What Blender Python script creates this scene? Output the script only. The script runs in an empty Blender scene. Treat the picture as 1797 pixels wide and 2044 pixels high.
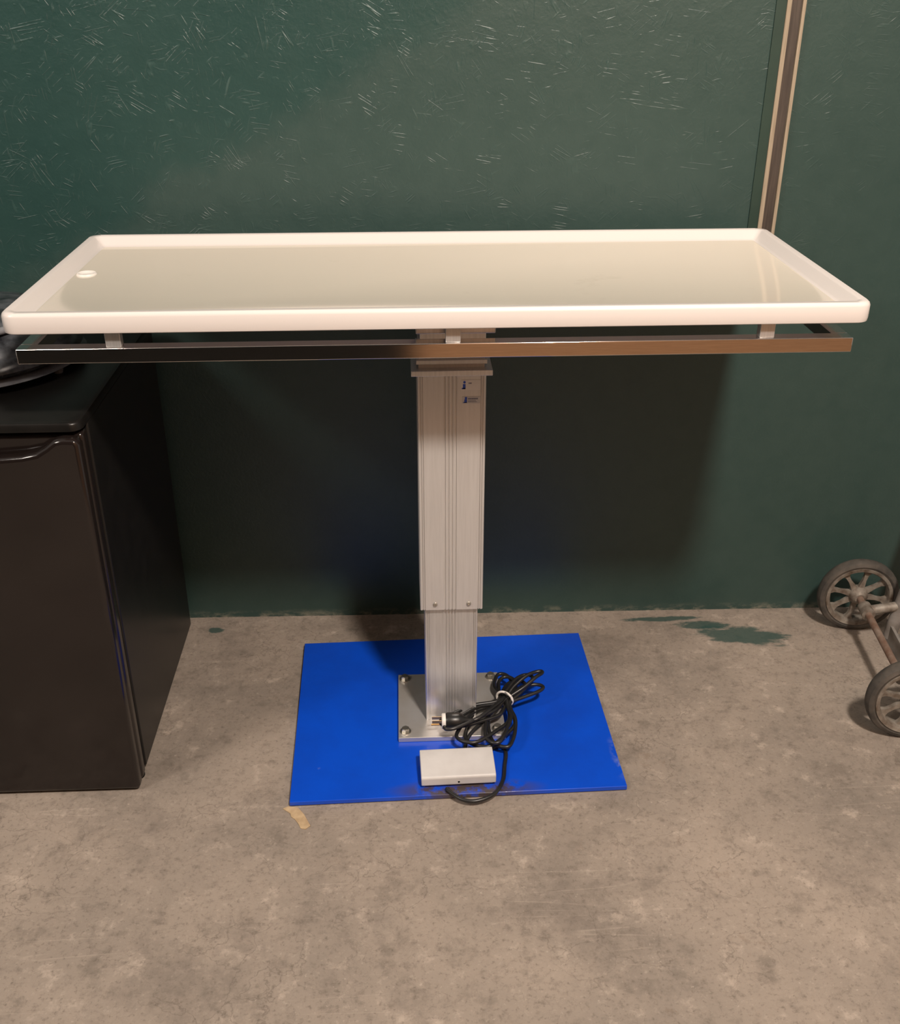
import bpy, bmesh, math, random
from mathutils import Vector, Matrix
random.seed(7)
S = bpy.context.scene
ORG = {}

# ---------------------------------------------------------------- materials
def pmat(name, col, rough=0.5, metal=0.0, coat=0.0, spec=0.5):
    m = bpy.data.materials.new(name); m.use_nodes = True
    b = m.node_tree.nodes['Principled BSDF']
    b.inputs['Base Color'].default_value = (*col, 1)
    b.inputs['Roughness'].default_value = rough
    b.inputs['Metallic'].default_value = metal
    b.inputs['Coat Weight'].default_value = coat
    b.inputs['Specular IOR Level'].default_value = spec
    return m

class NT:
    def __init__(s, m):
        s.nt = m.node_tree; s.b = s.nt.nodes['Principled BSDF']
        s.tc = s.nt.nodes.new('ShaderNodeTexCoord')
    def n(s, t, **kw):
        x = s.nt.nodes.new(t)
        for k, v in kw.items():
            setattr(x, k, v)
        return x
    def l(s, a, b): s.nt.links.new(a, b)
    def mapping(s, scale=(1,1,1), rot=(0,0,0), loc=(0,0,0), src=None):
        m = s.n('ShaderNodeMapping')
        m.inputs['Scale'].default_value = scale
        m.inputs['Rotation'].default_value = rot
        m.inputs['Location'].default_value = loc
        s.l(src if src else s.tc.outputs['Object'], m.inputs['Vector'])
        return m.outputs['Vector']
    def noise(s, vec, scale, detail=4, rough=0.55, dist=0.0):
        t = s.n('ShaderNodeTexNoise')
        t.inputs['Scale'].default_value = scale
        t.inputs['Detail'].default_value = detail
        t.inputs['Roughness'].default_value = rough
        t.inputs['Distortion'].default_value = dist
        s.l(vec, t.inputs['Vector'])
        return t.outputs['Fac']
    def ramp(s, fac, stops):
        r = s.n('ShaderNodeValToRGB'); e = r.color_ramp.elements
        while len(e) < len(stops): e.new(0.5)
        for i, (p, c) in enumerate(stops):
            e[i].position = p
            e[i].color = (c, c, c, 1) if isinstance(c, (int, float)) else (*c, 1)
        s.l(fac, r.inputs['Fac'])
        return r.outputs['Color']
    def math(s, op, a, b=None, clamp=False):
        x = s.n('ShaderNodeMath', operation=op); x.use_clamp = clamp
        for i, v in enumerate((a, b)):
            if v is None: continue
            if isinstance(v, (int, float)): x.inputs[i].default_value = v
            else: s.l(v, x.inputs[i])
        return x.outputs[0]
    def mix(s, fac, a, b, mode='MIX'):
        x = s.n('ShaderNodeMix', data_type='RGBA', blend_type=mode)
        if isinstance(fac, (int, float)): x.inputs[0].default_value = fac
        else: s.l(fac, x.inputs[0])
        for i, v in ((6, a), (7, b)):
            if isinstance(v, tuple): x.inputs[i].default_value = (*v, 1)
            else: s.l(v, x.inputs[i])
        return x.outputs[2]
    def bump(s, h, strength, dist=0.002):
        x = s.n('ShaderNodeBump')
        x.inputs['Strength'].default_value = strength
        x.inputs['Distance'].default_value = dist
        s.l(h, x.inputs['Height']); s.l(x.outputs['Normal'], s.b.inputs['Normal'])
    def col(s, c): s.l(c, s.b.inputs['Base Color'])

def noisy(name, c1, c2, scale=8, rough=0.5, metal=0.0, bump=0.0, coat=0.0, stretch=(1,1,1), spec=0.5):
    m = pmat(name, c1, rough, metal, coat, spec); t = NT(m)
    f = t.noise(t.mapping(stretch), scale, 5)
    t.col(t.mix(t.ramp(f, [(0.35, 0), (0.7, 1)]), c1, c2))
    if bump: t.bump(f, bump)
    return m

# painted OSB wall -------------------------------------------------
def wall_mat():
    m = pmat('painted_strand_board', (0.03, 0.07, 0.055), 0.42); t = NT(m)
    sep = t.n('ShaderNodeSeparateXYZ'); t.l(t.tc.outputs['Object'], sep.inputs[0])
    X, Z = sep.outputs['X'], sep.outputs['Z']
    hi_z = t.math('MULTIPLY', t.math('SUBTRACT', Z, 0.55), 1.0, clamp=True)
    lf = t.math('SUBTRACT', 0.72, t.math('MULTIPLY', X, 0.55), clamp=True)
    dens = t.math('ADD', 0.12, t.math('MULTIPLY', hi_z, lf), clamp=True)
    acc = None; chip_glints = None
    for i, ang in enumerate((0.2, 0.7, 1.2, 1.65, 2.1, 2.6, 3.0)):
        v = t.mapping((1,1,1), (0, ang, 0), (i*3.1, 0, i*1.7))
        v2 = t.n('ShaderNodeMapping'); v2.inputs['Scale'].default_value = (5, 1, 75)
        t.l(v, v2.inputs['Vector'])
        f = t.noise(v2.outputs['Vector'], 1.0, 0, 0.5, 0.0)
        band = t.math('ABSOLUTE', t.math('SUBTRACT', f, 0.5))
        line = t.ramp(band, [(0.0, 1), (0.03, 0)])
        msk = t.ramp(t.noise(t.mapping((1,1,1), (0,0,0), (i*5.3, 0, i)), 17, 3, 0.6), [(0.58, 0), (0.67, 1)])
        li = t.math('MULTIPLY', line, msk)
        acc = li if acc is None else t.math('MAXIMUM', acc, li)
        v3 = t.n('ShaderNodeMapping'); v3.inputs['Scale'].default_value = (16, 1, 100); v3.inputs['Location'].default_value = (i*2.0, 3, 5)
        t.l(v, v3.inputs['Vector'])
        f3 = t.noise(v3.outputs['Vector'], 1.0, 1, 0.5, 0.0)
        hi = t.ramp(f3, [(0.72, 0), (0.84, 1)])
        chip_glints = hi if chip_glints is None else t.math('MAXIMUM', chip_glints, hi)
    fine = t.noise(t.mapping(), 130, 3)
    lump = t.noise(t.mapping(), 24, 4, 0.6)
    big = t.noise(t.mapping((1, 1, 1)), 1.6, 5, 0.6, 0.6)
    c = t.mix(t.ramp(big, [(0.35, 0), (0.7, 1)]), (0.014, 0.048, 0.043), (0.022, 0.058, 0.051))
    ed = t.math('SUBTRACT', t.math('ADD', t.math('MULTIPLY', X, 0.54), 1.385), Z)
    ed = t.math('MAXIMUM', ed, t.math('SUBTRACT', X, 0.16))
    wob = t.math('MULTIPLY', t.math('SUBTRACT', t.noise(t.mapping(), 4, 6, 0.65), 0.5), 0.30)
    tray_bounce = t.ramp(t.math('ADD', t.math('ADD', ed, wob), 0.5), [(0.49, 0), (0.55, 1)])
    c = t.mix(t.math('MULTIPLY', tray_bounce, 0.42), c, (0.052, 0.078, 0.069))  # lamp light bounced off the tray, painted into the wall colour
    c = t.mix(t.math('MULTIPLY', t.ramp(lump, [(0.4, 0), (0.7, 1)]), 0.22), c, (0.012, 0.038, 0.034))
    clump = t.ramp(t.noise(t.mapping((1,1,1),(0,0,0),(8,0,8)), 5, 3, 0.6), [(0.40, 0.25), (0.62, 1)])
    cd = t.math('MULTIPLY', t.math('MULTIPLY', chip_glints, dens), clump); ad = t.math('MULTIPLY', acc, dens)
    c = t.mix(t.math('MULTIPLY', cd, 0.30), c, (0.12, 0.20, 0.18))  # pale flecks and creases: strand glints painted into the colour, besides the bump
    c = t.mix(t.math('MULTIPLY', ad, 0.12), c, (0.11, 0.20, 0.175))
    sc = t.ramp(t.noise(t.mapping((20, 1, 60), (0, 0.3, 0), (3, 0, 1)), 1.0, 3, 0.6), [(0.79, 0), (0.80, 1)])
    c = t.mix(t.math('MULTIPLY', sc, 0.7), c, (0.30, 0.32, 0.27))
    low = t.ramp(Z, [(0.0, 1), (0.022, 0)])
    wn = t.ramp(t.noise(t.mapping((1,1,2)), 18, 8, 0.75), [(0.47, 0), (0.62, 1)])
    c = t.mix(t.math('MULTIPLY', t.math('MULTIPLY', low, wn), 0.85), c, (0.24, 0.23, 0.18))
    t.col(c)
    h = t.math('ADD', t.math('MULTIPLY', ad, 0.9), t.math('MULTIPLY', fine, 0.30))
    h = t.math('ADD', h, t.math('MULTIPLY', cd, 1.0))
    h = t.math('ADD', h, t.math('MULTIPLY', lump, t.math('MULTIPLY', dens, 1.6)))
    t.bump(h, 0.6, 0.0022)
    return m

def floor_mat():
    m = pmat('worn_concrete', (0.3, 0.24, 0.18), 0.72, spec=0.3); t = NT(m)
    a = t.noise(t.mapping(), 2.3, 8, 0.62, 0.5)
    b = t.noise(t.mapping(), 14, 8, 0.7)
    c2 = t.noise(t.mapping(), 110, 4, 0.7)
    c3 = t.noise(t.mapping((1,1,1),(0,0,0),(7,7,0)), 38, 6, 0.75)
    c = t.mix(t.ramp(a, [(0.32, 0), (0.68, 1)]), (0.200, 0.170, 0.142), (0.345, 0.285, 0.232))
    c = t.mix(t.math('MULTIPLY', t.ramp(b, [(0.38, 0), (0.64, 1)]), 0.45), c, (0.28, 0.236, 0.195))
    c = t.mix(t.math('MULTIPLY', t.ramp(b, [(0.34, 1), (0.46, 0)]), 0.55), c, (0.145, 0.122, 0.10))
    c = t.mix(t.math('MULTIPLY', t.ramp(b, [(0.57, 0), (0.68, 1)]), 0.6), c, (0.48, 0.40, 0.33))
    c = t.mix(t.math('MULTIPLY', t.ramp(c3, [(0.30, 1), (0.46, 0)]), 0.6), c, (0.125, 0.102, 0.083))
    c = t.mix(t.math('MULTIPLY', t.ramp(c3, [(0.58, 0), (0.72, 1)]), 0.5), c, (0.46, 0.39, 0.32))
    c = t.mix(t.math('MULTIPLY', t.ramp(c2, [(0.30, 1), (0.45, 0)]), 0.6), c, (0.11, 0.088, 0.07))
    c = t.mix(t.math('MULTIPLY', t.ramp(c2, [(0.62, 0), (0.74, 1)]), 0.45), c, (0.58, 0.50, 0.42))
    d = t.ramp(t.noise(t.mapping((1,1,1),(0,0,0),(4,2,0)), 3.2, 9, 0.75), [(0.54, 0), (0.68, 1)])
    c = t.mix(t.math('MULTIPLY', d, 0.5), c, (0.12, 0.10, 0.085))
    d2 = t.ramp(t.noise(t.mapping((1,1,1),(0,0,0.4),(1,6,0)), 5.5, 9, 0.8), [(0.62, 0), (0.66, 1)])
    c = t.mix(t.math('MULTIPLY', d2, 0.35), c, (0.17, 0.12, 0.085))
    d3 = t.ramp(t.noise(t.mapping((1,1,1),(0,0,0),(11,3,0)), 9, 9, 0.8), [(0.66, 0), (0.68, 1)])
    c = t.mix(t.math('MULTIPLY', d3, 0.5), c, (0.60, 0.47, 0.35))
    for ang, off, th in ((0.15, 2.0, 0.5), (1.2, 5.0, 0.5), (2.3, 9.0, 0.5)):
        f = t.noise(t.mapping((0.8, 16, 1), (0, 0, ang), (off, off, 0)), 1.0, 0, 0.5)
        ln_ = t.ramp(t.math('ABSOLUTE', t.math('SUBTRACT', f, 0.5)), [(0.0, 1), (0.006, 0)])
        mk = t.ramp(t.noise(t.mapping((1,1,1),(0,0,0),(off, 0, 0)), 4, 3, 0.6), [(0.56, 0), (0.64, 1)])
        c = t.mix(t.math('MULTIPLY', t.math('MULTIPLY', ln_, mk), 0.3), c, (0.52, 0.44, 0.36))
    v = t.n('ShaderNodeTexVoronoi', feature='DISTANCE_TO_EDGE'); v.inputs['Scale'].default_value = 7
    nz = t.n('ShaderNodeTexNoise'); nz.inputs['Scale'].default_value = 5; nz.inputs['Detail'].default_value = 8
    t.l(t.tc.outputs['Object'], nz.inputs['Vector'])
    vm = t.n('ShaderNodeVectorMath', operation='MULTIPLY_ADD'); vm.inputs[1].default_value = (0.5, 0.5, 0.5)
    t.l(nz.outputs['Color'], vm.inputs[0]); t.l(t.tc.outputs['Object'], vm.inputs[2])
    t.l(vm.outputs[0], v.inputs['Vector'])
    ck = t.ramp(v.outputs['Distance'], [(0.0, 1), (0.014, 0)])
    ckm = t.ramp(t.noise(t.mapping((1,1,1),(0,0,0),(9,1,0)), 3, 4, 0.6), [(0.42, 0), (0.58, 1)])
    c = t.mix(t.math('MULTIPLY', t.math('MULTIPLY', ck, ckm), 0.5), c, (0.10, 0.08, 0.065))
    def splat(c, cx, cy, rx, ry, ang, amp=2.4):
        tr = t.mapping((1,1,1), (0,0,0), (-cx, -cy, 0))
        mp = t.n('ShaderNodeMapping'); mp.inputs['Rotation'].default_value = (0, 0, ang); t.l(tr, mp.inputs['Vector'])
        ms = t.n('ShaderNodeMapping'); ms.inputs['Scale'].default_value = (1/rx, 1/ry, 0); t.l(mp.outputs[0], ms.inputs['Vector'])
        ln = t.n('ShaderNodeVectorMath', operation='LENGTH'); t.l(ms.outputs[0], ln.inputs[0])
        nn = t.noise(t.mapping((14, 45, 1), (0, 0, ang)), 1.0, 7, 0.7)
        k = t.math('ADD', ln.outputs['Value'], t.math('MULTIPLY', t.math('SUBTRACT', nn, 0.5), amp))
        mk = t.ramp(k, [(0.72, 1), (1.0, 0)])
        return t.mix(t.math('MULTIPLY', mk, 0.85), c, (0.020, 0.058, 0.050))
    c = splat(c, 0.850, 2.185, 0.125, 0.045, 0.22, 1.8)
    c = splat(c, 0.76, 2.235, 0.075, 0.022, 0.1, 2.0)
    c = splat(c, 0.66, 2.268, 0.12, 0.012, 0.0)
    c = splat(c, -0.50, 2.27, 0.022, 0.016, 0.0)
    t.col(c)
    t.bump(t.math('ADD', b, t.math('MULTIPLY', c2, 0.6)), 0.3, 0.003)
    return m

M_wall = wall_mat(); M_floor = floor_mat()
def tray_mat(name, c1, c2, rough):
    m = pmat(name, c1, rough, coat=0.15); t = NT(m)
    f = t.noise(t.mapping((1,1,1)), 5, 6, 0.65)
    c = t.mix(t.ramp(f, [(0.64, 0), (0.78, 1)]), c1, c2)
    t.col(c); return m
M_tray = tray_mat('cream_plastic', (0.66, 0.615, 0.585), (0.58, 0.53, 0.49), 0.30)
M_trayin = tray_mat('cream_plastic_reflection_tint', (0.62, 0.57, 0.485), (0.54, 0.49, 0.405), 0.09)  # same plastic; yellower tint paints the reflection seen in the inner tray
M_steel = noisy('polished_steel', (0.74, 0.71, 0.69), (0.66, 0.62, 0.59), 30, 0.10, 1.0, stretch=(1, 20, 20))
M_alu = noisy('anodised_aluminium', (0.60, 0.585, 0.57), (0.55, 0.535, 0.52), 12, 0.42, 0.45, stretch=(20, 20, 1))
M_alu2 = noisy('bright_aluminium', (0.66, 0.655, 0.65), (0.56, 0.555, 0.55), 12, 0.30, 0.7, stretch=(20, 20, 1))
M_plate = noisy('ground_steel_plate', (0.60, 0.59, 0.58), (0.50, 0.46, 0.41), 9, 0.40, 0.65)
M_bolt = noisy('zinc_bolt', (0.55, 0.53, 0.48), (0.4, 0.37, 0.32), 60, 0.3, 0.9)
def blue_mat():
    m = pmat('blue_enamel', (0.004, 0.045, 0.50), 0.30, coat=0.2); t = NT(m)
    f = t.noise(t.mapping(), 6, 6, 0.6)
    c = t.mix(t.ramp(f, [(0.4, 0), (0.7, 1)]), (0.003, 0.070, 0.58), (0.004, 0.056, 0.47))
    g = t.noise(t.mapping(), 30, 5, 0.7)
    c = t.mix(t.math('MULTIPLY', t.ramp(g, [(0.70, 0), (0.80, 1)]), 0.3), c, (0.25, 0.33, 0.55))
    sp = t.n('ShaderNodeSeparateXYZ'); t.l(t.tc.outputs['Object'], sp.inputs[0])
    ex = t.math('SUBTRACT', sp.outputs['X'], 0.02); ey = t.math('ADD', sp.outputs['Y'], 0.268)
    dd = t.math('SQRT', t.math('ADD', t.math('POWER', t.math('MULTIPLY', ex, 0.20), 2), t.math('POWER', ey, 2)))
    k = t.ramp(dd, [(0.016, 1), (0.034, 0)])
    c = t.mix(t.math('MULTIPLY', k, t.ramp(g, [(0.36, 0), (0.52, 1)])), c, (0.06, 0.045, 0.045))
    ed = t.ramp(sp.outputs['X'], [(0.334, 0), (0.346, 1)])
    ey2 = t.ramp(t.math('ABSOLUTE', t.math('ADD', sp.outputs['Y'], 0.18)), [(0.03, 1), (0.08, 0)])
    c = t.mix(t.math('MULTIPLY', t.math('MULTIPLY', t.math('MULTIPLY', ed, ey2), t.ramp(g, [(0.45, 0), (0.60, 1)])), 0.5), c, (0.22, 0.27, 0.42))
    t.col(c); t.bump(t.noise(t.mapping(), 45, 3), 0.15, 0.001)
    return m
M_blue = blue_mat()
M_black = noisy('black_fridge_shell', (0.006, 0.0055, 0.005), (0.010, 0.009, 0.008), 20, 0.34, bump=0.04, spec=0.3)
M_door = noisy('black_gloss_door', (0.010, 0.007, 0.006), (0.013, 0.009, 0.008), 6, 0.13, spec=0.55)
M_gasket = noisy('dark_gasket', (0.004, 0.004, 0.004), (0.007, 0.007, 0.007), 10, 0.7, spec=0.2)
M_cable = noisy('black_cable_rubber', (0.010, 0.010, 0.010), (0.018, 0.017, 0.017), 40, 0.35)
M_white = noisy('white_plastic', (0.74, 0.71, 0.67), (0.66, 0.62, 0.57), 12, 0.45)
M_pedal = noisy('grey_white_plastic', (0.58, 0.565, 0.55), (0.50, 0.48, 0.465), 14, 0.45)
M_brass = noisy('brass', (0.75, 0.55, 0.28), (0.6, 0.42, 0.2), 20, 0.3, 0.9)
M_rubber = noisy('worn_rubber', (0.035, 0.032, 0.028), (0.10, 0.085, 0.07), 25, 0.7, bump=0.1)
M_rust = noisy('rusty_cast_metal', (0.30, 0.27, 0.23), (0.09, 0.06, 0.04), 40, 0.6, 0.3, bump=0.2)
M_rustrod = noisy('rusty_rod', (0.16, 0.09, 0.06), (0.25, 0.19, 0.15), 40, 0.7, 0.2, bump=0.2)
M_greyframe = noisy('scuffed_grey_paint', (0.30, 0.28, 0.26), (0.18, 0.16, 0.14), 25, 0.5, 0.3)
M_applB = noisy('dusty_black_plastic', (0.012, 0.013, 0.016), (0.09, 0.095, 0.105), 26, 0.25, bump=0.25)
M_applR = noisy('smoky_grey_plastic', (0.10, 0.10, 0.11), (0.22, 0.22, 0.23), 22, 0.25)
M_logoblue = pmat('label_blue', (0.01, 0.06, 0.42), 0.4)
M_lab = noisy('label_white', (0.66, 0.64, 0.62), (0.6, 0.58, 0.56), 40, 0.35)
M_lab2 = noisy('label_silver', (0.46, 0.46, 0.48), (0.40, 0.40, 0.42), 40, 0.3, 0.3)
M_ink = pmat('label_ink', (0.04, 0.05, 0.12), 0.5)
M_cream = noisy('bare_wood_edge', (0.36, 0.30, 0.22), (0.24, 0.19, 0.13), 10, 0.6, stretch=(20, 20, 1))
M_brown = noisy('dark_brown_wood', (0.040, 0.030, 0.024), (0.075, 0.058, 0.046), 10, 0.6, stretch=(20, 20, 1))
M_dgreen = noisy('dark_green_paint', (0.016, 0.038, 0.029), (0.022, 0.048, 0.036), 10, 0.5)
M_card = noisy('torn_cardboard', (0.50, 0.37, 0.22), (0.36, 0.25, 0.14), 60, 0.8, bump=0.2)

# ---------------------------------------------------------------- mesh helpers
def empty(name, loc, label, cat):
    e = bpy.data.objects.new(name, None); e.location = loc; e.empty_display_size = 0.1
    S.collection.objects.link(e); ORG[e.name] = Vector(loc)
    e['label'] = label; e['category'] = cat
    return e

def finish(name, bm, mat, parent=None, smooth=False, bevel=0, seg=3, label=None, cat=None, kind=None, origin=None):
    bmesh.ops.recalc_face_normals(bm, faces=bm.faces)
    xs = [v.co for v in bm.verts]
    if origin is None:
        c = Vector(((min(p.x for p in xs)+max(p.x for p in xs))/2, (min(p.y for p in xs)+max(p.y for p in xs))/2, min(p.z for p in xs)))
    else: c = Vector(origin)
    bmesh.ops.translate(bm, verts=bm.verts, vec=-c)
    me = bpy.data.meshes.new(name); bm.to_mesh(me); bm.free()
    for mm in (mat if isinstance(mat, (list, tuple)) else [mat]): me.materials.append(mm)
    o = bpy.data.objects.new(name, me); S.collection.objects.link(o)
    ORG[o.name] = c
    if parent is not None:
        o.parent = parent; o.location = c - ORG[parent.name]
    else: o.location = c
    if bevel:
        b = o.modifiers.new('bevel', 'BEVEL'); b.width = bevel; b.segments = seg
        b.limit_method = 'ANGLE'; b.angle_limit = math.radians(35)
        smooth = True
    if smooth:
        for p in me.polygons: p.use_smooth = True
        me.set_sharp_from_angle(angle=math.radians(40))
    if label: o['label'] = label
    if cat: o['category'] = cat
    if kind: o['kind'] = kind
    return o

def add_box(bm, x0, x1, y0, y1, z0, z1, M=None):
    r = bmesh.ops.create_cube(bm, size=1)['verts']
    for v in r:
        v.co = Vector(((v.co.x+.5)*(x1-x0)+x0, (v.co.y+.5)*(y1-y0)+y0, (v.co.z+.5)*(z1-z0)+z0))
        if M: v.co = M @ v.co
    return r

def rotz(cx, cy, deg):
    return Matrix.Translation((cx, cy, 0)) @ Matrix.Rotation(math.radians(deg), 4, 'Z') @ Matrix.Translation((-cx, -cy, 0))

def add_cyl(bm, p0, p1, r, n=24, r2=None):
    p0, p1 = Vector(p0), Vector(p1); d = p1-p0
    q = d.to_track_quat('Z', 'Y').to_matrix().to_4x4()
    M = Matrix.Translation((p0+p1)/2) @ q
    bmesh.ops.create_cone(bm, cap_ends=True, segments=n, radius1=r, radius2=r if r2 is None else r2, depth=d.length, matrix=M)

def extrude_poly(bm, pts, fn0, fn1):
    a = [bm.verts.new(fn0(p)) for p in pts]; b = [bm.verts.new(fn1(p)) for p in pts]
    bm.faces.new(a); bm.faces.new(b[::-1]); n = len(pts)
    for i in range(n): bm.faces.new((a[i], a[(i+1) % n], b[(i+1) % n], b[i]))

def add_lathe(bm, prof, M, n=48, closed=False):
    rings = []
    for r, z in prof:
        if r < 1e-6: rings.append([bm.verts.new(M @ Vector((0, 0, z)))])
        else: rings.append([bm.verts.new(M @ Vector((r*math.cos(2*math.pi*i/n), r*math.sin(2*math.pi*i/n), z))) for i in range(n)])
    pr = list(zip(rings, rings[1:]))
    if closed: pr.append((rings[-1], rings[0]))
    for A, B in pr:
        for i in range(n):
            j = (i+1) % n
            if len(A) == 1 and len(B) == 1: continue
            if len(A) == 1: bm.faces.new((A[0], B[j], B[i]))
            elif len(B) == 1: bm.faces.new((A[i], A[j], B[0]))
            else: bm.faces.new((A[i], A[j], B[j], B[i]))

def catmull(P, closed, k=8):
    P = [Vector(p) for p in P]; n = len(P); out = []
    rng = range(n) if closed else range(n-1)
    for i in rng:
        if closed: a, b, c, d = P[(i-1) % n], P[i], P[(i+1) % n], P[(i+2) % n]
        else: a, b, c, d = P[max(i-1, 0)], P[i], P[i+1], P[min(i+2, n-1)]
        for j in range(k):
            t = j/k
            out.append(0.5*((2*b)+(c-a)*t+(2*a-5*b+4*c-d)*t*t+(3*b-a-3*c+d)*t**3))
    if not closed: out.append(P[-1])
    return out

def add_tube(bm, P, r, closed=False, n=10, k=8):
    C = catmull(P, closed, k); m = len(C); rings = []; up = Vector((0, 0, 1)); prev = None
    for i in range(m):
        t = (C[(i+1) % m]-C[i-1]) if closed else (C[min(i+1, m-1)]-C[max(i-1, 0)])
        t.normalize()
        if prev is None:
            s = t.cross(up)
            if s.length < .1: s = t.cross(Vector((1, 0, 0)))
        else: s = prev - t*prev.dot(t)
        s.normalize(); prev = s; w = t.cross(s)
        rings.append([bm.verts.new(C[i]+r*(math.cos(2*math.pi*j/n)*s+math.sin(2*math.pi*j/n)*w)) for j in range(n)])
    for i in range(m if closed else m-1):
        A, B = rings[i], rings[(i+1) % m]
        for j in range(n): bm.faces.new((A[j], A[(j+1) % n], B[(j+1) % n], B[j]))
    if not closed: bm.faces.new(rings[0][::-1]); bm.faces.new(rings[-1])

def rrect(x0, x1, y0, y1, r, z, n=8):
    pts = []
    for cx, cy, a0 in ((x1-r, y1-r, 0), (x0+r, y1-r, 90), (x0+r, y0+r, 180), (x1-r, y0+r, 270)):
        for i in range(n+1):
            a = math.radians(a0+90*i/n); pts.append(Vector((cx+r*math.cos(a), cy+r*math.sin(a), z)))
    return pts

# ---------------------------------------------------------------- room
WA = -0.93
WM = Matrix.Translation((0, 2.321, 0)) @ Matrix.Rotation(math.radians(WA), 4, 'Z')
bm = bmesh.new(); add_box(bm, -3.2, 3.2, 0, 0.12, 0, 3.6, WM)
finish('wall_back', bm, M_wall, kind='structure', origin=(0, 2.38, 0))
bm = bmesh.new(); add_box(bm, -4, 4, -2.2, 3.0, -0.1, 0)
finish('floor', bm, M_floor, kind='structure', origin=(0, 0, 0))
def wallstrip(name, xa, xb, y0, z0, z1, mat):
    bm = bmesh.new(); add_box(bm, xa, xb, y0, 0.001, z0, z1, WM)
    finish(name, bm, mat, kind='structure')
wallstrip('trim_1', 0.787, 0.796, -0.008, 0.88, 3.58, M_cream)
wallstrip('trim_2', 0.796, 0.818, -0.003, 0.88, 3.58, M_brown)
wallstrip('trim_3', 0.818, 0.825, -0.010, 0.88, 3.58, M_cream)
wallstrip('trim_4', 0.766, 0.787, -0.004, 0.88, 3.58, M_dgreen)
def reflection_mat():
    m = pmat('reflection_board_tones', (0.1, 0.05, 0.02), 0.6); t = NT(m)
    sp = t.n('ShaderNodeSeparateXYZ'); t.l(t.tc.outputs['Object'], sp.inputs[0])
    f = t.ramp(t.math('MULTIPLY', t.math('ADD', sp.outputs['X'], 4.0), 0.125), [(0.500, 0), (0.512, 1)])
    w = t.noise(t.mapping((1, 1, 12)), 3, 4)
    warm_half = t.mix(w, (0.95, 0.56, 0.32), (0.75, 0.38, 0.19))
    t.col(t.mix(f, (0.004, 0.0035, 0.003), warm_half))
    return m
bm = bmesh.new(); add_box(bm, -4, 4, -0.60, -0.50, 0, 3.6)
finish('reflection_board', bm, reflection_mat(), kind='structure', origin=(0, -0.55, 0))  # unseen two-tone board, added behind the camera to colour the rail's reflection

# ---------------------------------------------------------------- exam table
CX, CY = 0.088, 1.906
T = empty('examination_table', (CX, CY, 0), 'cream-topped examination table on grey lifting column and blue base plate', 'table')
X0, X1, Y0, Y1, ZT = -0.648, 0.779, 1.649, 2.226, 1.0185
bm = bmesh.new()
def loopin(i, z, r): return [bm.verts.new(p) for p in rrect(X0+i, X1-i, Y0+i, Y1-i, r, z)]
L = [loopin(0.005, ZT-0.035, 0.020), loopin(0.001, ZT-0.033, 0.024), loopin(0.0, ZT-0.028, 0.025),
     loopin(0.0, ZT-0.007, 0.025), loopin(0.0015, ZT-0.003, 0.024), loopin(0.005, ZT, 0.021),
     loopin(0.015, ZT, 0.014), loopin(0.018, ZT-0.002, 0.012), loopin(0.029, ZT-0.016, 0.008), loopin(0.035, ZT-0.019, 0.006)]
for a, b in zip(L, L[1:]):
    for i in range(len(a)): bm.faces.new((a[i], a[(i+1) % len(a)], b[(i+1) % len(a)], b[i]))
fb = bm.faces.new(L[0][::-1]); ft = bm.faces.new(L[-1]); ft.material_index = 1
top = finish('table_top', bm, [M_tray, M_trayin], T, smooth=True, label='cream moulded tray top with raised rim')
zin = ZT-0.019
bm = bmesh.new()
add_lathe(bm, [(0, zin+0.0005), (0.011, zin+0.0005), (0.013, zin+0.002), (0.017, zin+0.003), (0.019, zin)], Matrix.Translation((-0.592, 1.972, 0)), 32)
finish('drain_plug', bm, M_white, top, smooth=True, label='round white drain plug')

bm = bmesh.new(); RX0, RX1, RY0, RY1, RZ0, RZ1, rw = -0.633, 0.757, 1.660, 2.205, 0.931, 0.9565, 0.027
add_box(bm, RX0, RX1, RY0, RY0+rw, RZ0, RZ1); add_box(bm, RX0, RX1, RY1-rw, RY1, RZ0, RZ1)
add_box(bm, RX0, RX0+rw, RY0+rw, RY1-rw, RZ0, RZ1); add_box(bm, RX1-rw, RX1, RY0+rw, RY1-rw, RZ0, RZ1)
rail = finish('side_rail', bm, M_steel, T, bevel=0.0015, seg=2, label='polished square steel tube rail frame')
for px in (-0.475, 0.082, 0.610):
    for py in (RY0+rw/2, RY1-rw/2):
        bm = bmesh.new(); add_box(bm, px-0.0125, px+0.0125, py-0.009, py+0.009, RZ1, ZT-0.0345)
        finish('rail_spacer', bm, M_alu2, rail, bevel=0.001)
bm = bmesh.new()
add_box(bm, 0.020, 0.156, 1.70, 2.18, 0.960, 0.983)
add_box(bm, 0.028, 0.148, 1.80, 2.05, 0.905, 0.9605)
add_box(bm, -0.45, 0.60, 1.895, 1.945, 0.948, 0.983)
finish('support_bracket', bm, M_alu2, T, bevel=0.002, label='bright metal bracket under the top')
bm = bmesh.new()
add_box(bm, CX-0.062, CX+0.062, 1.846, 1.966, 0.848, 0.906)
add_box(bm, CX-0.066, CX+0.066, 1.838, 1.974, 0.858, 0.866)
finish('neck_plate', bm, M_alu, T, bevel=0.001)
bm = bmesh.new(); add_box(bm, CX-0.076, CX+0.076, 1.828, 1.984, 0.838, 0.849)
finish('cap_plate', bm, M_alu2, T, bevel=0.0012)

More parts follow.
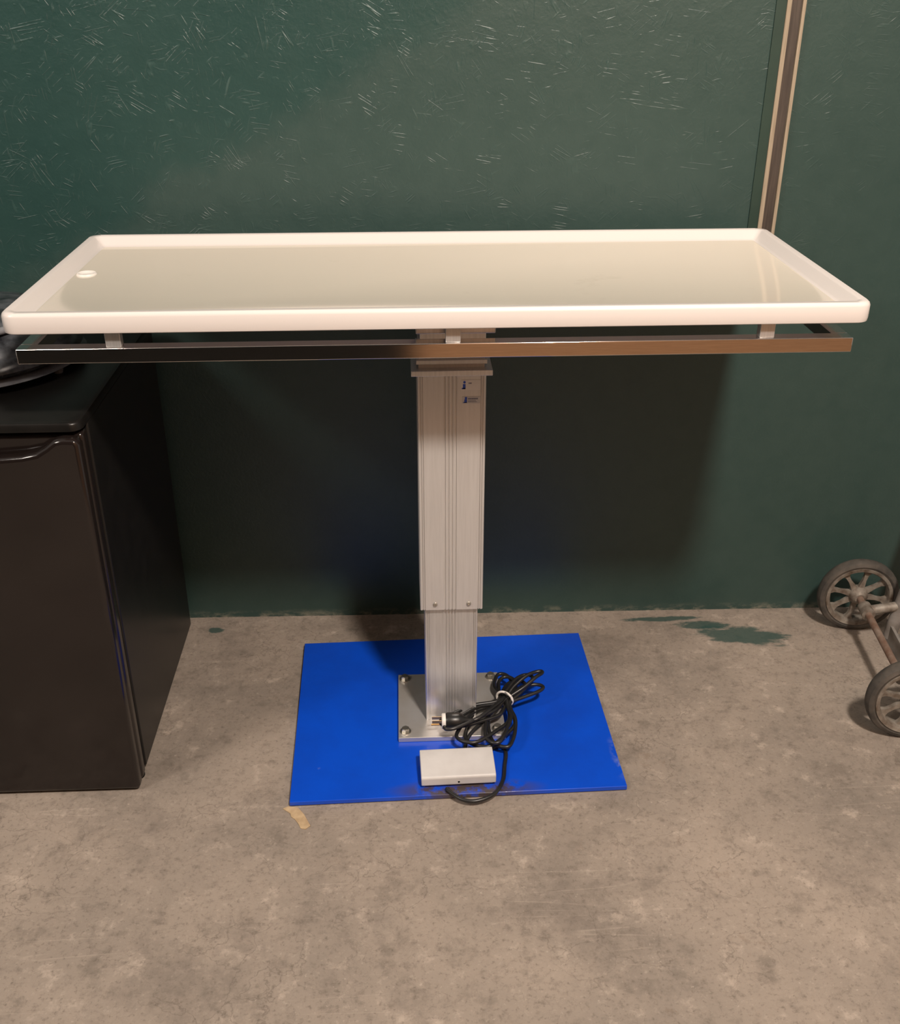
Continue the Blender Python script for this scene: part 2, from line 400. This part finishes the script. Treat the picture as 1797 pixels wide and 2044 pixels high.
def col_profile(cx, cy, w, gd):
    h = w/2
    gs = [(-0.455, .010), (-0.425, .008), (-0.10, .012), (-0.045, .012), (0.01, .012), (0.065, .012), (0.425, .008), (0.455, .010)]
    face = [(-0.485*w, -h)]
    for o, hw in gs:
        o *= w; a = hw*w
        face += [(o-a, -h), (o-a*0.7, -h+gd), (o+a*0.7, -h+gd), (o+a, -h)]
    face += [(0.485*w, -h), (0.496*w, -h+0.0012)]
    pts = []
    for k in range(4):
        ca, sa = math.cos(k*math.pi/2), math.sin(k*math.pi/2)
        for x, y in face: pts.append((cx+x*ca-y*sa, cy+x*sa+y*ca))
    return pts
def column(name, w, z0, z1, mat, gd, label):
    bm = bmesh.new()
    extrude_poly(bm, col_profile(CX, CY, w, gd), lambda p: Vector((p[0], p[1], z0)), lambda p: Vector((p[0], p[1], z1)))
    return finish(name, bm, mat, T, label=label)
ucol = column('outer_column', 0.130, 0.319, 0.838, M_alu, 0.0022, 'matte silver grooved outer column sleeve')
lcol = column('inner_column', 0.111, 0.024, 0.330, M_alu2, 0.0022, 'shiny grooved inner column')
fy = CY-0.065
for sx in (-0.034, 0.036):
    bm = bmesh.new()
    add_lathe(bm, [(0.0048, 0.0), (0.0048, 0.0015), (0.0035, 0.0032), (0.0018, 0.0034), (0.0014, 0.0018), (0, 0.0018)],
              Matrix.Translation((CX+sx, fy, 0.333)) @ Matrix.Rotation(math.radians(90), 4, 'X'), 20)
    finish('screw', bm, M_bolt, ucol, smooth=True)
def label_sticker(x0, x1, z0, z1, mat, logo, lines, lab):
    bm = bmesh.new(); add_box(bm, x0, x1, fy-0.0006, fy+0.0002, z0, z1)
    o = finish('label_sticker', bm, mat, ucol, label=lab)
    h = z1-z0
    bm = bmesh.new()
    lx = x0+logo
    add_box(bm, lx, lx+0.0050, fy-0.0009, fy-0.0005, z0+0.10*h, z0+0.60*h)
    add_box(bm, lx-0.002, lx+0.0050, fy-0.0009, fy-0.0005, z0+0.10*h, z0+0.22*h)
    add_cyl(bm, (lx+0.0030, fy-0.0009, z0+0.78*h), (lx+0.0030, fy-0.0005, z0+0.78*h), 0.0024, 16)
    finish('logo', bm, M_logoblue, o)
    bm = bmesh.new()
    for (a, b, zz, hh) in lines:
        n = max(2, int((b-a)/0.0016)); st = (b-a)/n
        for i in range(n):
            add_box(bm, x0+a+i*st, x0+a+i*st+st*0.65, fy-0.0008, fy-0.0005, z0+zz*h, z0+(zz+hh)*h)
    finish('printed_text', bm, M_ink, o)
label_sticker(CX+0.018, CX+0.054, 0.806, 0.826, M_lab, 0.003, [(0.014, 0.020, 0.62, 0.12)], 'white sticker with blue i-shaped emblem')
label_sticker(CX+0.020, CX+0.054, 0.779, 0.793, M_lab2, 0.004, [(0.011, 0.030, 0.58, 0.20), (0.011, 0.026, 0.36, 0.07), (0.011, 0.028, 0.20, 0.07)], 'silver sticker with blue emblem and small printed lines')

bm = bmesh.new(); add_box(bm, -0.0295, 0.2055, 1.791, 2.022, 0.0122, 0.024)
mp = finish('mounting_plate', bm, M_plate, T, bevel=0.0012, label='ground steel mounting plate with rusty edge')
for bx, by in ((-0.014, 1.812), (0.188, 1.812), (-0.014, 2.003), (0.188, 2.003)):
    bm = bmesh.new()
    add_cyl(bm, (bx, by, 0.024), (bx, by, 0.0262), 0.0125, 28)
    add_cyl(bm, (bx, by, 0.0262), (bx, by, 0.034), 0.0088, 6)
    add_cyl(bm, (bx, by, 0.034), (bx, by, 0.0346), 0.0070, 24)
    finish('bolt', bm, M_bolt, mp)
bm = bmesh.new(); add_box(bm, -0.257, 0.435, 1.624, 2.188, 0.002, 0.0122, rotz(0.09, 1.906, 1.3))
bpl = finish('base_plate', bm, M_blue, T, bevel=0.0012, label='blue painted steel floor plate', origin=(0.09, 1.906, 0.0))
for x, y in ((-0.22, 1.66), (0.41, 1.67), (-0.23, 2.15), (0.40, 2.16)):
    bm = bmesh.new(); add_cyl(bm, (x, y, 0), (x, y, 0.003), 0.015, 16)
    finish('base_foot', bm, M_gasket, bpl)

# ---------------------------------------------------------------- foot pedal
P = empty('foot_pedal', (0.093, 1.69, 0.0122), 'off-white plastic foot switch lying on the blue base plate', 'foot pedal')
R = rotz(0.093, 1.69, 1.5)
bm = bmesh.new(); add_box(bm, 0.021, 0.165, 1.651, 1.727, 0.0124, 0.020, R)
finish('pedal_base', bm, M_pedal, P, bevel=0.002)
bm = bmesh.new()
pf = [(1.645, 0.019), (1.645, 0.037), (1.648, 0.0405), (1.690, 0.0455), (1.726, 0.0455), (1.729, 0.043), (1.729, 0.019)]
extrude_poly(bm, pf, lambda p: R @ Vector((0.016, p[0], p[1])), lambda p: R @ Vector((0.170, p[0], p[1])))
finish('pedal_cover', bm, M_pedal, P, bevel=0.003)
bm = bmesh.new(); add_cyl(bm, R @ Vector((0.093, 1.6446, 0.026)), R @ Vector((0.093, 1.646, 0.026)), 0.0022, 12)
finish('pedal_screw', bm, M_gasket, P)

# ---------------------------------------------------------------- power cord
C = empty('power_cord', (0.17, 1.80, 0.024), 'bundled black power cord tied with white twist, lying on the base', 'power cord')
bm = bmesh.new()
A = Vector((0.128, 1.748, 0.034)); B = Vector((0.264, 1.968, 0.055)); ax = (B-A); ln = ax.length; ax.normalize()
pe = Vector((ax.y, -ax.x, 0)).normalized()
tie = 0.60
r = 0.0042
def loop(wl, wu, l0, l1, zl, zu, ph, skew):
    pts = []
    N = 18
    for i in range(N):
        a = 2*math.pi*i/N
        s = 0.5-0.5*math.cos(a)
        sp = l0+(l1-l0)*s
        k = abs(sp-tie)
        wid = (wl if sp < tie else wu)*min(1, (k/0.18))**0.7
        sn = math.copysign(abs(math.sin(a))**0.6, math.sin(a))
        lat = sn*wid + skew*(tie-sp) + ph*0.004
        z = (zl if sp < tie else zu)*min(1, k/0.25) + 0.052*(1-min(1, k/0.25))
        z += 0.005*math.sin(a*1.0+ph)
        p = A + ax*ln*sp + pe*lat
        zm = 0.0295
        for qx, qy in ((0.188, 1.812), (0.188, 2.003)):
            if (p.x-qx)**2+(p.y-qy)**2 < 0.024**2: zm = 0.0405
        pts.append(Vector((p.x, p.y, max(z, zm))))
    return pts
add_tube(bm, loop(0.050, 0.030, 0.02, 0.94, 0.033, 0.045, 0.0, 0.01), r, True)
add_tube(bm, loop(0.042, 0.024, -0.04, 0.98, 0.042, 0.065, 0.9, -0.03), r, True)
add_tube(bm, loop(0.028, 0.028, 0.06, 0.90, 0.050, 0.050, -0.8, 0.08), r, True)
add_tube(bm, loop(0.022, 0.016, -0.02, 1.00, 0.056, 0.080, 0.4, -0.10), r, True)
add_tube(bm, loop(0.036, 0.028, 0.10, 0.96, 0.040, 0.040, -1.2, 0.12), r, True)
add_tube(bm, loop(0.036, 0.026, 0.04, 0.92, 0.046, 0.060, 1.3, -0.14), r, True)
PZ, PY = 0.058, 1.802
add_tube(bm, [(0.117, PY, PZ), (0.140, PY-0.002, PZ+0.004), (0.165, 1.820, 0.066), (0.195, 1.855, 0.064), (0.210, 1.88, 0.058)], r)
add_tube(bm, [(0.205, 1.880, 0.050), (0.165, 1.83, 0.040), (0.125, 1.785, 0.031), (0.114, 1.748, 0.0185), (0.140, 1.737, 0.0168),
              (0.185, 1.762, 0.0168), (0.200, 1.745, 0.0168), (0.194, 1.70, 0.0168), (0.186, 1.655, 0.0168), (0.164, 1.616, 0.0168),
              (0.128, 1.600, 0.0148), (0.098, 1.606, 0.0148), (0.072, 1.630, 0.0168), (0.070, 1.637, 0.0168)], r)
finish('cable', bm, M_cable, C, smooth=True)
bm = bmesh.new()
tp = A+ax*ln*tie; tp.z = 0.054
ring = []
for i in range(12):
    a = 2*math.pi*i/12; ring.append(tp + pe*0.0195*math.cos(a) + Vector((0, 0, 0.0175*math.sin(a))))
add_tube(bm, ring, 0.0028, True)
add_tube(bm, [ring[3], ring[3]+Vector((0.004, -0.01, 0.006)), ring[3]+Vector((0.012, -0.02, 0.002))], 0.0018)
finish('twist_tie', bm, M_white, C, smooth=True, label='white twist tie')
PM = Matrix.Translation((0.095, PY, PZ)) @ Matrix.Rotation(math.radians(90), 4, 'Y')
bm = bmesh.new()
add_lathe(bm, [(0, -0.022), (0.0165, -0.022), (0.0185, -0.018), (0.0185, 0.006), (0.015, 0.014), (0.010, 0.019), (0.007, 0.026), (0, 0.026)], PM, 32)
plug = finish('plug_body', bm, M_cable, C, smooth=True)
bm = bmesh.new()
add_lathe(bm, [(0, -0.030), (0.0155, -0.030), (0.0172, -0.028), (0.0172, -0.0215), (0, -0.0215)], PM, 32)
face = finish('plug_face', bm, M_white, plug, smooth=True, label='white plug face')
for dy in (-0.0075, 0.006):
    bm = bmesh.new(); add_box(bm, 0.044, 0.0655, PY+dy, PY+dy+0.0015, PZ, PZ+0.007)
    finish('prong', bm, M_brass, plug, label='brass blade prong')
bm = bmesh.new(); add_cyl(bm, (0.042, PY, PZ-0.009), (0.0655, PY, PZ-0.009), 0.0024, 12)
finish('prong', bm, M_brass, plug, label='round brass ground prong')

# ---------------------------------------------------------------- fridge
F = empty('mini_fridge', (-0.81, 1.99, 0), 'black compact refrigerator standing against the green wall', 'refrigerator')
FX0, FX1 = -1.06, -0.562
bm = bmesh.new(); add_box(bm, FX0+0.002, FX1-0.001, 1.742, 2.285, 0.010, 0.796)
finish('fridge_body', bm, M_black, F, bevel=0.004)
bm = bmesh.new()
lo = [[bm.verts.new(p) for p in rrect(FX0+i, FX1-i, 1.693+i, 2.289-i, 0.022, z)] for i, z in ((0, 0.7965), (0, 0.808), (0.002, 0.8115), (0.007, 0.813))]
for a, b in zip(lo, lo[1:]):
    for i in range(len(a)): bm.faces.new((a[i], a[(i+1) % len(a)], b[(i+1) % len(a)], b[i]))
bm.faces.new(lo[0][::-1]); bm.faces.new(lo[-1])
finish('fridge_top', bm, M_black, F, smooth=True)
bm = bmesh.new()
ZB = 0.006
out = [(FX0, ZB), (FX1, ZB), (FX1, 0.778), (FX1-0.006, 0.789), (-0.592, 0.790), (-0.606, 0.787), (-0.622, 0.775), (-0.640, 0.764), (-0.665, 0.759), (-0.72, 0.755),
       (-0.90, 0.755), (-0.96, 0.760), (-1.00, 0.775), (-1.02, 0.787), (-1.03, 0.790), (FX0, 0.790)]
extrude_poly(bm, out, lambda p: Vector((p[0], 1.674, p[1])), lambda p: Vector((p[0], 1.703, p[1])))
add_box(bm, FX0, FX1, 1.7032, 1.734, ZB, 0.790)
finish('fridge_door', bm, M_door, F, bevel=0.009, seg=4, label='glossy black door with scooped top grip')
bm = bmesh.new(); add_box(bm, FX0+0.012, FX1-0.006, 1.733, 1.7425, 0.02, 0.785)
finish('door_gasket', bm, M_gasket, F)
for x, y in ((-0.580, 1.725), (-1.035, 1.725), (-0.585, 2.25), (-1.035, 2.25)):
    bm = bmesh.new(); add_cyl(bm, (x, y, 0), (x, y, 0.005), 0.016, 20); add_cyl(bm, (x, y, 0.005), (x, y, 0.012), 0.008, 16)
    finish('leveling_foot', bm, M_gasket, F)

# appliance on fridge
ax_, ay_, az_ = -0.862, 2.025, 0.813
G = empty('countertop_appliance', (ax_, ay_, az_), 'round dusty black plastic appliance with grey rim resting on the fridge', 'appliance')
GM = Matrix.Translation((ax_, ay_, az_))
bm = bmesh.new()
add_lathe(bm, [(0, 0.018), (0.190, 0.018), (0.212, 0.026), (0.218, 0.034), (0.214, 0.048), (0.204, 0.056), (0.200, 0.060), (0.196, 0.072), (0.180, 0.082), (0.174, 0.086), (0.165, 0.098), (0.130, 0.108), (0.07, 0.113), (0, 0.114)], GM, 64)
finish('appliance_body', bm, M_applB, G, smooth=True)
bm = bmesh.new()
add_lathe(bm, [(0.185, 0.008), (0.216, 0.010), (0.223, 0.014), (0.217, 0.018), (0.200, 0.0215), (0.185, 0.019)], GM, 64, True)
finish('base_rim', bm, M_applR, G, smooth=True, label='smoky grey rim')
bm = bmesh.new()
add_tube(bm, [(ax_-0.03, ay_-0.13, az_+0.107), (ax_+0.03, ay_-0.165, az_+0.102), (ax_+0.10, ay_-0.145, az_+0.102), (ax_+0.145, ay_-0.09, az_+0.101)], 0.007)
finish('carry_handle', bm, M_applR, G, smooth=True)
for a in (-20, 250, 160, 70):
    x = ax_+0.203*math.cos(math.radians(a)); y = ay_+0.203*math.sin(math.radians(a))
    bm = bmesh.new(); add_cyl(bm, (x, y, az_), (x, y, az_+0.0095), 0.009, 16, 0.011)
    finish('appliance_foot', bm, M_applR, G)

# ---------------------------------------------------------------- hand truck
H = empty('hand_truck', (1.13, 1.997, 0), 'old hand truck with rusty spoked wheels parked by the green wall', 'hand truck')
wa = Vector((1.139, 2.207, 0.1)); wb = Vector((1.090, 1.780, 0.1)); adir = (wa-wb).normalized()
def wheel(c, parent):
    M = Matrix.Translation(c) @ adir.to_track_quat('Z', 'Y').to_matrix().to_4x4()
    bm = bmesh.new()
    add_lathe(bm, [(0.081, -0.014), (0.088, -0.017), (0.096, -0.014), (0.0998, -0.006), (0.0998, 0.006), (0.096, 0.014), (0.088, 0.017), (0.081, 0.014)], M, 56, True)
    w = finish('wheel', bm, M_rubber, parent, smooth=True, label='worn rubber tire on rusty spoked rim')
    bm = bmesh.new()
    add_lathe(bm, [(0.071, -0.011), (0.074, -0.016), (0.082, -0.0175), (0.083, 0.0), (0.082, 0.0175), (0.074, 0.016), (0.071, 0.011)], M, 56, True)
    add_lathe(bm, [(0, -0.024), (0.012, -0.024), (0.017, -0.018), (0.023, -0.010), (0.024, 0.0), (0.023, 0.010), (0.017, 0.018), (0.012, 0.024), (0, 0.024)], M, 32)
    for k in range(8):
        Mk = M @ Matrix.Rotation(k*math.pi/4+0.2, 4, 'Z')
        pts = [(0.018, -0.008), (0.045, -0.0042), (0.060, -0.005), (0.073, -0.013), (0.073, 0.013), (0.060, 0.005), (0.045, 0.0042), (0.018, 0.008)]
        extrude_poly(bm, pts, lambda p: Mk @ Vector((p[0], p[1], -0.005)), lambda p: Mk @ Vector((p[0], p[1], 0.005)))
    finish('spoked_rim', bm, M_rust, w, smooth=True, label='rusty cast spoked rim')
    bm = bmesh.new()
    add_cyl(bm, c-adir*0.030, c-adir*0.024, 0.008, 6); add_cyl(bm, c-adir*0.036, c-adir*0.030, 0.0045, 12)
    finish('axle_nut', bm, M_bolt, w)
wheel(wa, H); wheel(wb, H)
bm = bmesh.new(); add_cyl(bm, wb+adir*0.02, wa-adir*0.02, 0.0085, 20)
finish('axle', bm, M_rustrod, H, smooth=True, label='rusty steel axle')
bm = bmesh.new()
for y, xx in ((2.13, 0.0), (1.87, -0.034)):
    add_tube(bm, [(1.205+xx, y, 0.02), (1.215+xx, y, 0.12), (1.30+xx, y, 0.7), (1.37+xx, y, 1.2)], 0.016, k=6, n=14)
add_tube(bm, [(1.37, 2.13, 1.2), (1.385, 2.10, 1.27), (1.37, 2.0, 1.30), (1.352, 1.90, 1.27), (1.336, 1.87, 1.2)], 0.016, n=14)
for z, x in ((0.45, 1.262), (0.8, 1.312)): add_cyl(bm, (x, 2.13, z), (x-0.034, 1.87, z), 0.010, 16)
finish('truck_frame', bm, M_greyframe, H, smooth=True, label='scuffed grey tubular frame')
for y, c in ((2.13, wa), (1.87, wb)):
    p = wb + (wa-wb)*((y-wb.y)/(wa.y-wb.y))
    bm = bmesh.new()
    dx = 0.0 if y > 2 else -0.034
    add_tube(bm, [p+Vector((0, 0, 0)), p+Vector((0.04, 0, 0.006)), Vector((1.214+dx, y, 0.112))], 0.012, n=12)
    add_cyl(bm, p-adir*0.02, p+adir*0.02, 0.016, 20)
    finish('axle_bracket', bm, M_rust, H, smooth=True)
bm = bmesh.new(); add_box(bm, 1.17, 1.42, 1.84, 2.16, 0.004, 0.010, rotz(1.19, 2.0, -7)); add_box(bm, 1.18, 1.187, 1.85, 2.15, 0.006, 0.06, rotz(1.19, 2.0, -7))
finish('toe_plate', bm, M_greyframe, H)

# ---------------------------------------------------------------- scrap
bm = bmesh.new()
sh = [(-0.254, 1.616), (-0.234, 1.612), (-0.220, 1.592), (-0.205, 1.560), (-0.214, 1.551), (-0.224, 1.554), (-0.229, 1.566), (-0.238, 1.580), (-0.245, 1.586), (-0.248, 1.596), (-0.264, 1.610)]
extrude_poly(bm, sh, lambda p: Vector((p[0], p[1], 0.0003)), lambda p: Vector((p[0], p[1], 0.0018)))
finish('cardboard_scrap', bm, M_card, label='small torn piece of brown cardboard on the concrete floor', cat='cardboard')

# ---------------------------------------------------------------- lights
def area(name, loc, tgt, size, power, col):
    l = bpy.data.lights.new(name, 'AREA'); l.energy = power; l.size = size; l.color = col; l.shape = 'DISK'
    o = bpy.data.objects.new(name, l); o.location = loc
    o.rotation_euler = (Vector(tgt)-Vector(loc)).to_track_quat('-Z', 'Y').to_euler(); S.collection.objects.link(o)
    o['kind'] = 'structure'
area('ceiling_lamp', (0.87, -0.25, 3.4), (0.3, 1.8, 0.6), 0.32, 146, (1.0, 0.89, 0.79))
area('ceiling_lamp', (-3.0, -0.25, 3.4), (0.0, 2.0, 0.6), 0.9, 72, (1.0, 0.89, 0.80))
w = bpy.data.worlds.new('world'); S.world = w; w.use_nodes = True
w.node_tree.nodes['Background'].inputs[0].default_value = (1.0, 0.90, 0.81, 1)
w.node_tree.nodes['Background'].inputs[1].default_value = 0.40

# ---------------------------------------------------------------- camera
cam = bpy.data.cameras.new('camera'); co = bpy.data.objects.new('camera', cam); S.collection.objects.link(co)
co.location = (0, 0, 1.5); co.rotation_euler = (math.radians(62.7), 0, math.radians(-2.64))
cam.sensor_fit = 'HORIZONTAL'; cam.sensor_width = 36; cam.lens = 36*2080/1797; cam.clip_start = 0.02
S.camera = co
S.view_settings.view_transform = 'Standard'
